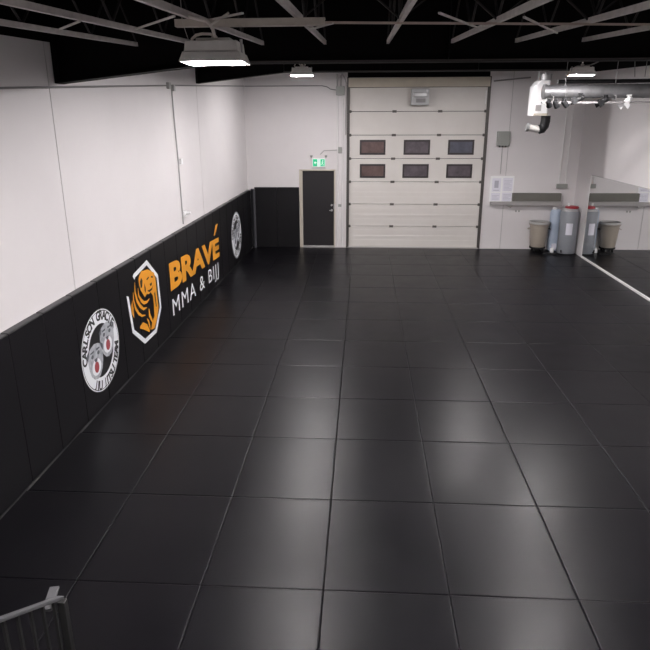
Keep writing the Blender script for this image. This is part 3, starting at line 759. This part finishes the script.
b = MB(); b.lathe([(0,.01),(.13,.01),(.148,.04),(.150,.10),(.150,.30),(.156,.33),(.150,.36),(.150,.72),(.156,.75),(.150,.78),(.148,1.02),(.13,1.09),(.06,1.12),(0,1.12)], 36); b.build('barrel_body', 'blue', br_, smooth=True)
b = MB(); b.lathe([(0,1.11),(.055,1.11),(.055,1.16),(0,1.16)], 18, (-.05,-.02,0)); b.build('barrel_cap', 'white', br_, smooth=True)
b = MB(); b.box(-.08,.04,-.165,-.15,.05,.22); b.build('white_sticker', 'paper', br_)
b = MB(); b.lathe([(0,0),(.05,0),(.055,.02),(.055,.09),(.02,.12),(.02,.15),(0,.15)], 16); bt = b.build('white_bottle', 'white', smooth=True)
bt.location = (5.30, 12.95, 0); tag(bt, 'small white bottle on the mat in front of the pale blue barrel', 'bottle')

# ------------------------------------------------------------------ mirror on the right wall
mr = thing('wall_mirror', 'long wall mirror on the right wall reflecting the bin and tanks', 'mirror', (XR, 7.6, 0))
MB().box(-.012, -.001, -6.6, 4.69, .05, 2.06).build('glass', 'mirror', mr)
MB().box(-.030, -.001, -6.6, 4.69, .002, .05).build('bottom_rail', 'trim_white', mr, bevel=.003)
MB().box(-.016, -.001, -6.6, 4.69, 2.06, 2.075).build('top_clip', 'conduit', mr)
MB().box(-.020, -.001, 4.69, 4.705, .002, 2.075).build('side_clip', 'trim_white', mr)

# ------------------------------------------------------------------ heater box with flue, duct, spots
hx = thing('air_unit', 'tall white box unit hanging near the back wall, beside the silver duct', 'air unit', (4.06, 10.9, 3.45))
b = MB(); b.prism([(-.15,-.25,0),(.15,-.25,0),(.15,-.25,.72),(-.05,-.25,.72),(-.15,-.25,.60)], (0,.55,0)); b.build('casing', 'white', hx, bevel=.012)
b = MB(); b.box(-.12,.0,-.258,-.25,.10,.22); b.build('control_panel', 'ledge', hx, bevel=.004)
b = MB(); b.box(-.15,.15,-.262,-.25,0,.05); b.build('bottom_trim', 'cream', hx)
for sx in (-.05, .10):
    b = MB(); b.tube([(sx,0,.71),(sx,0,1.25)], .012, 8); b.build('hanger_rod', 'galv', hx)
b = MB(); b.lathe([(0,.72),(.13,.72),(.13,.86),(0,.86)], 20, (.12,.05,0)); b.build('flue_collar', 'galv', hx, smooth=True)
fl = thing('flue_elbow', 'thick black elbow pipe hanging below the white box unit', 'pipe', (4.16, 10.75, 3.12))
b = MB(); b.tube([(.045,0,.332),(.045,0,.22),(.03,0,.12),(-.01,0,.06),(-.08,0,.045)], .10, 20); b.build('elbow', 'black_plastic', fl, smooth=True)
b = MB(); b.tube([(-.08,0,.045),(-.30,0,.085),(-.34,0,.095)], .075, 20); b.build('silver_pipe', 'reflector', fl, smooth=True)
b = MB(); b.tube([(-.30,0,.085),(-.35,0,.097)], .09, 20); b.build('end_collar', 'galv', fl, smooth=True)

M['duct'] = mat('weathered_duct_metal', (.13, .13, .13), .5, metal=.45, noise=(5, .6, (.24, .24, .25)))
dc = thing('spiral_duct', 'long silver ventilation duct at the upper right, above the spotlights', 'duct', (3.4, 8.0, 3.84))
b = MB(); pts = []; rr = []
L_ = 2.46; n = 82
for k in range(n+1):
    x = L_*k/n; pts.append((x, -.05*k/n, .01*k/n)); rr.append(.105 + .018*k/n + (.004 if k % 4 == 0 else 0))
b.tube(pts, rr, 28); b.build('duct_pipe', 'duct', dc, smooth=True)
b = MB(); b.tube([(-.02,0,0),(.03,0,0)], .125, 28); b.build('end_collar', 'duct', dc, smooth=True)
for x in (.35, 1.2, 2.1):
    b = MB(); b.tube([(x,0,.11),(x,0,.75)], .005, 6); b.build('hanger_rod', 'galv', dc)
    b = MB(); b.tube([(x-.012,0,0),(x+.012,0,0)], .132, 28); b.build('strap', 'duct', dc, smooth=True)
pp = MB(); pp.tube([(3.7,8.3,4.02),(4.6,8.28,4.02),(5.86,8.25,4.03)], .035, 14)
tag(pp.build('ceiling_pipe', 'black_plastic', smooth=True), 'thin dark pipe running just above the silver duct', 'pipe')
for k, (xa, xb) in enumerate(((4.95,4.86),(5.12,5.12),(5.24,5.29))):
    tag(MB().tube([(xa,8.1,4.08),(xb,8.1,4.75)], .006, 6).build('hanger_wire', 'conduit_dk'), '%s of the three thin hanger wires at the upper right' % ['leftmost','middle','rightmost'][k], 'wire', 'hanger wires')
tk = thing('light_track', 'thin dark track rail carrying the spotlights, below the silver duct', 'track', (3.30, 7.75, 3.655))
MB().box(0, 2.57, -.02, .02, -.015, .015).build('rail', 'conduit_dk', tk)
for x in (.2, 1.25, 2.3): MB().tube([(x,0,.01),(x,0,.10),(x,.16,.13)], .006, 6).build('stem', 'conduit_dk', tk)
def spot(x, z, tilt, yaw_, m, lab, gel=False):
    t = thing('spotlight', lab, 'spotlight', (.254+(x-.254)*.979, 7.75, 3.4+(z-3.4)*.979), 'track spotlights')
    head = MB().lathe([(0,0),(.038,.0),(.045,.02),(.048,.13),(.040,.135),(.036,.10),(0,.10)], 20)
    h = head.build('head', m, t, smooth=True, mtx=Matrix.Rotation(yaw_,4,'Z') @ Matrix.Rotation(tilt,4,'Y') @ Matrix.Translation((0,0,-.06)))
    y = MB(); y.tube([(0,-.02,.075),(0,-.055,.05),(0,-.055,0)], .006, 6); y.tube([(0,.02,.075),(0,.055,.05),(0,.055,0)], .006, 6); y.build('yoke', m, t)
    b2 = MB(); b2.box(-.035,.035,-.022,.022,.06,.085); b2.build('adapter', 'black_plastic' if m != 'white' else 'white', t)
    if gel:
        for s in (-1, 1):
            d_ = MB(); d_.prism([(-.05,.0,.13),(.05,.0,.13),(.06,.0,.22),(-.06,.0,.22)], (0,.004,0))
            d_.build('barn_door', m, t, mtx=Matrix.Rotation(yaw_,4,'Z') @ Matrix.Rotation(tilt,4,'Y') @ Matrix.Translation((0,s*.045,-.06)) @ Matrix.Rotation(s*-.3,4,'X'))
    return t
spot(3.50, 3.645, 2.2, 1.2, 'black_plastic', 'leftmost black spotlight of the tight cluster beside the white box unit')
spot(3.62, 3.64, 2.5, .6, 'black_plastic', 'second black spotlight of the cluster beside the white box unit')
spot(3.77, 3.65, 2.3, .3, 'black_plastic', 'rightmost black spotlight of the cluster beside the white box unit')
spot(4.03, 3.73, 1.9, 3.0, 'black_plastic', 'black spotlight directly below the small right hanging lamp', True)
spot(4.46, 3.70, 2.1, 3.1, 'black_plastic', 'black spotlight left of the white one on the track', True)
spot(4.86, 3.70, 2.4, 3.3, 'white', 'white spotlight at the right end of the track', True)

# ------------------------------------------------------------------ stair rail at lower left and the landing behind the viewer
sr = thing('stair_railing', 'grey steel stair handrail with black balusters at the lower left', 'railing', (-1.30, -1.33, 0))
sl = .64
MB().bar((0,-.04,1.01), (0,-2.8,1.01+2.76*sl), .036, .018).build('handrail', 'rail', sr, bevel=.004)
MB().bar((-.085,.06,.985), (-.04,-.12,.995), .05, .016).build('rail_return', 'rail', sr, bevel=.003)
MB().box(-.02,.02,-.055,-.015,0,.985).build('newel_post', 'baluster', sr, bevel=.003)
for k in range(24):
    y = -.115 - .1*k
    MB().box(-.007,.007,y-.008,y+.008, .10 - y*sl, .975 - y*sl).build('baluster', 'baluster', sr)
MB().bar((0,-.06,.09), (0,-2.8,.09+2.74*sl), .03, .04).build('bottom_rail', 'baluster', sr)
st = thing('staircase', 'dark steel staircase beside the lower left handrail', 'stairs', (-1.80, -1.45, 0))
for k in range(10):
    MB().box(-.42, .42, -.27*k-.27, -.27*k, .17*(k+1)-.03, .17*(k+1)).build('tread', 'tread', st)
for s in (-1, 1):
    q = MB(); q.prism([(s*.44,.0,.002),(s*.44,-2.7,1.52),(s*.44,-2.7,1.76),(s*.44,-.05,.24),(s*.44,.0,.17)], (-s*.02,0,0)); q.build('stringer', 'tread', st)
pl = MB().box(-2.94, XR-.03, -5.98, -4.16, 1.55, 1.72).build('mezzanine_floor', 'tread'); struct(pl)

# ------------------------------------------------------------------ camera, world, view
cam = bpy.data.cameras.new('camera'); co = bpy.data.objects.new('camera', cam); COL.objects.link(co)
f, pi_, ya_, ro_ = 631.745, .3153, .0598, -.0032
fw = Vector((-math.sin(ya_)*math.cos(pi_), math.cos(ya_)*math.cos(pi_), -math.sin(pi_)))
r = Vector((math.cos(ya_), math.sin(ya_), 0)); u = r.cross(fw)
r2 = r*math.cos(ro_) + u*math.sin(ro_); u2 = -r*math.sin(ro_) + u*math.cos(ro_)
mm = Matrix.Identity(4)
for i in range(3): mm[i][0] = r2[i]; mm[i][1] = u2[i]; mm[i][2] = -fw[i]
mm[0][3], mm[1][3], mm[2][3] = .0747*3.4, -1.1763*3.4, 3.4
co.matrix_world = mm
cam.sensor_fit = 'HORIZONTAL'; cam.sensor_width = 36; cam.lens = f/650*36; cam.clip_start = .05
scn.camera = co
w = bpy.data.worlds.new('world'); scn.world = w; w.use_nodes = True
w.node_tree.nodes['Background'].inputs['Color'].default_value = (.5, .5, .55, 1); w.node_tree.nodes['Background'].inputs['Strength'].default_value = .0
vs = scn.view_settings; vs.view_transform = 'Standard'; vs.look = 'None'; vs.gamma = 1; vs.use_curve_mapping = False; vs.exposure = 0.0
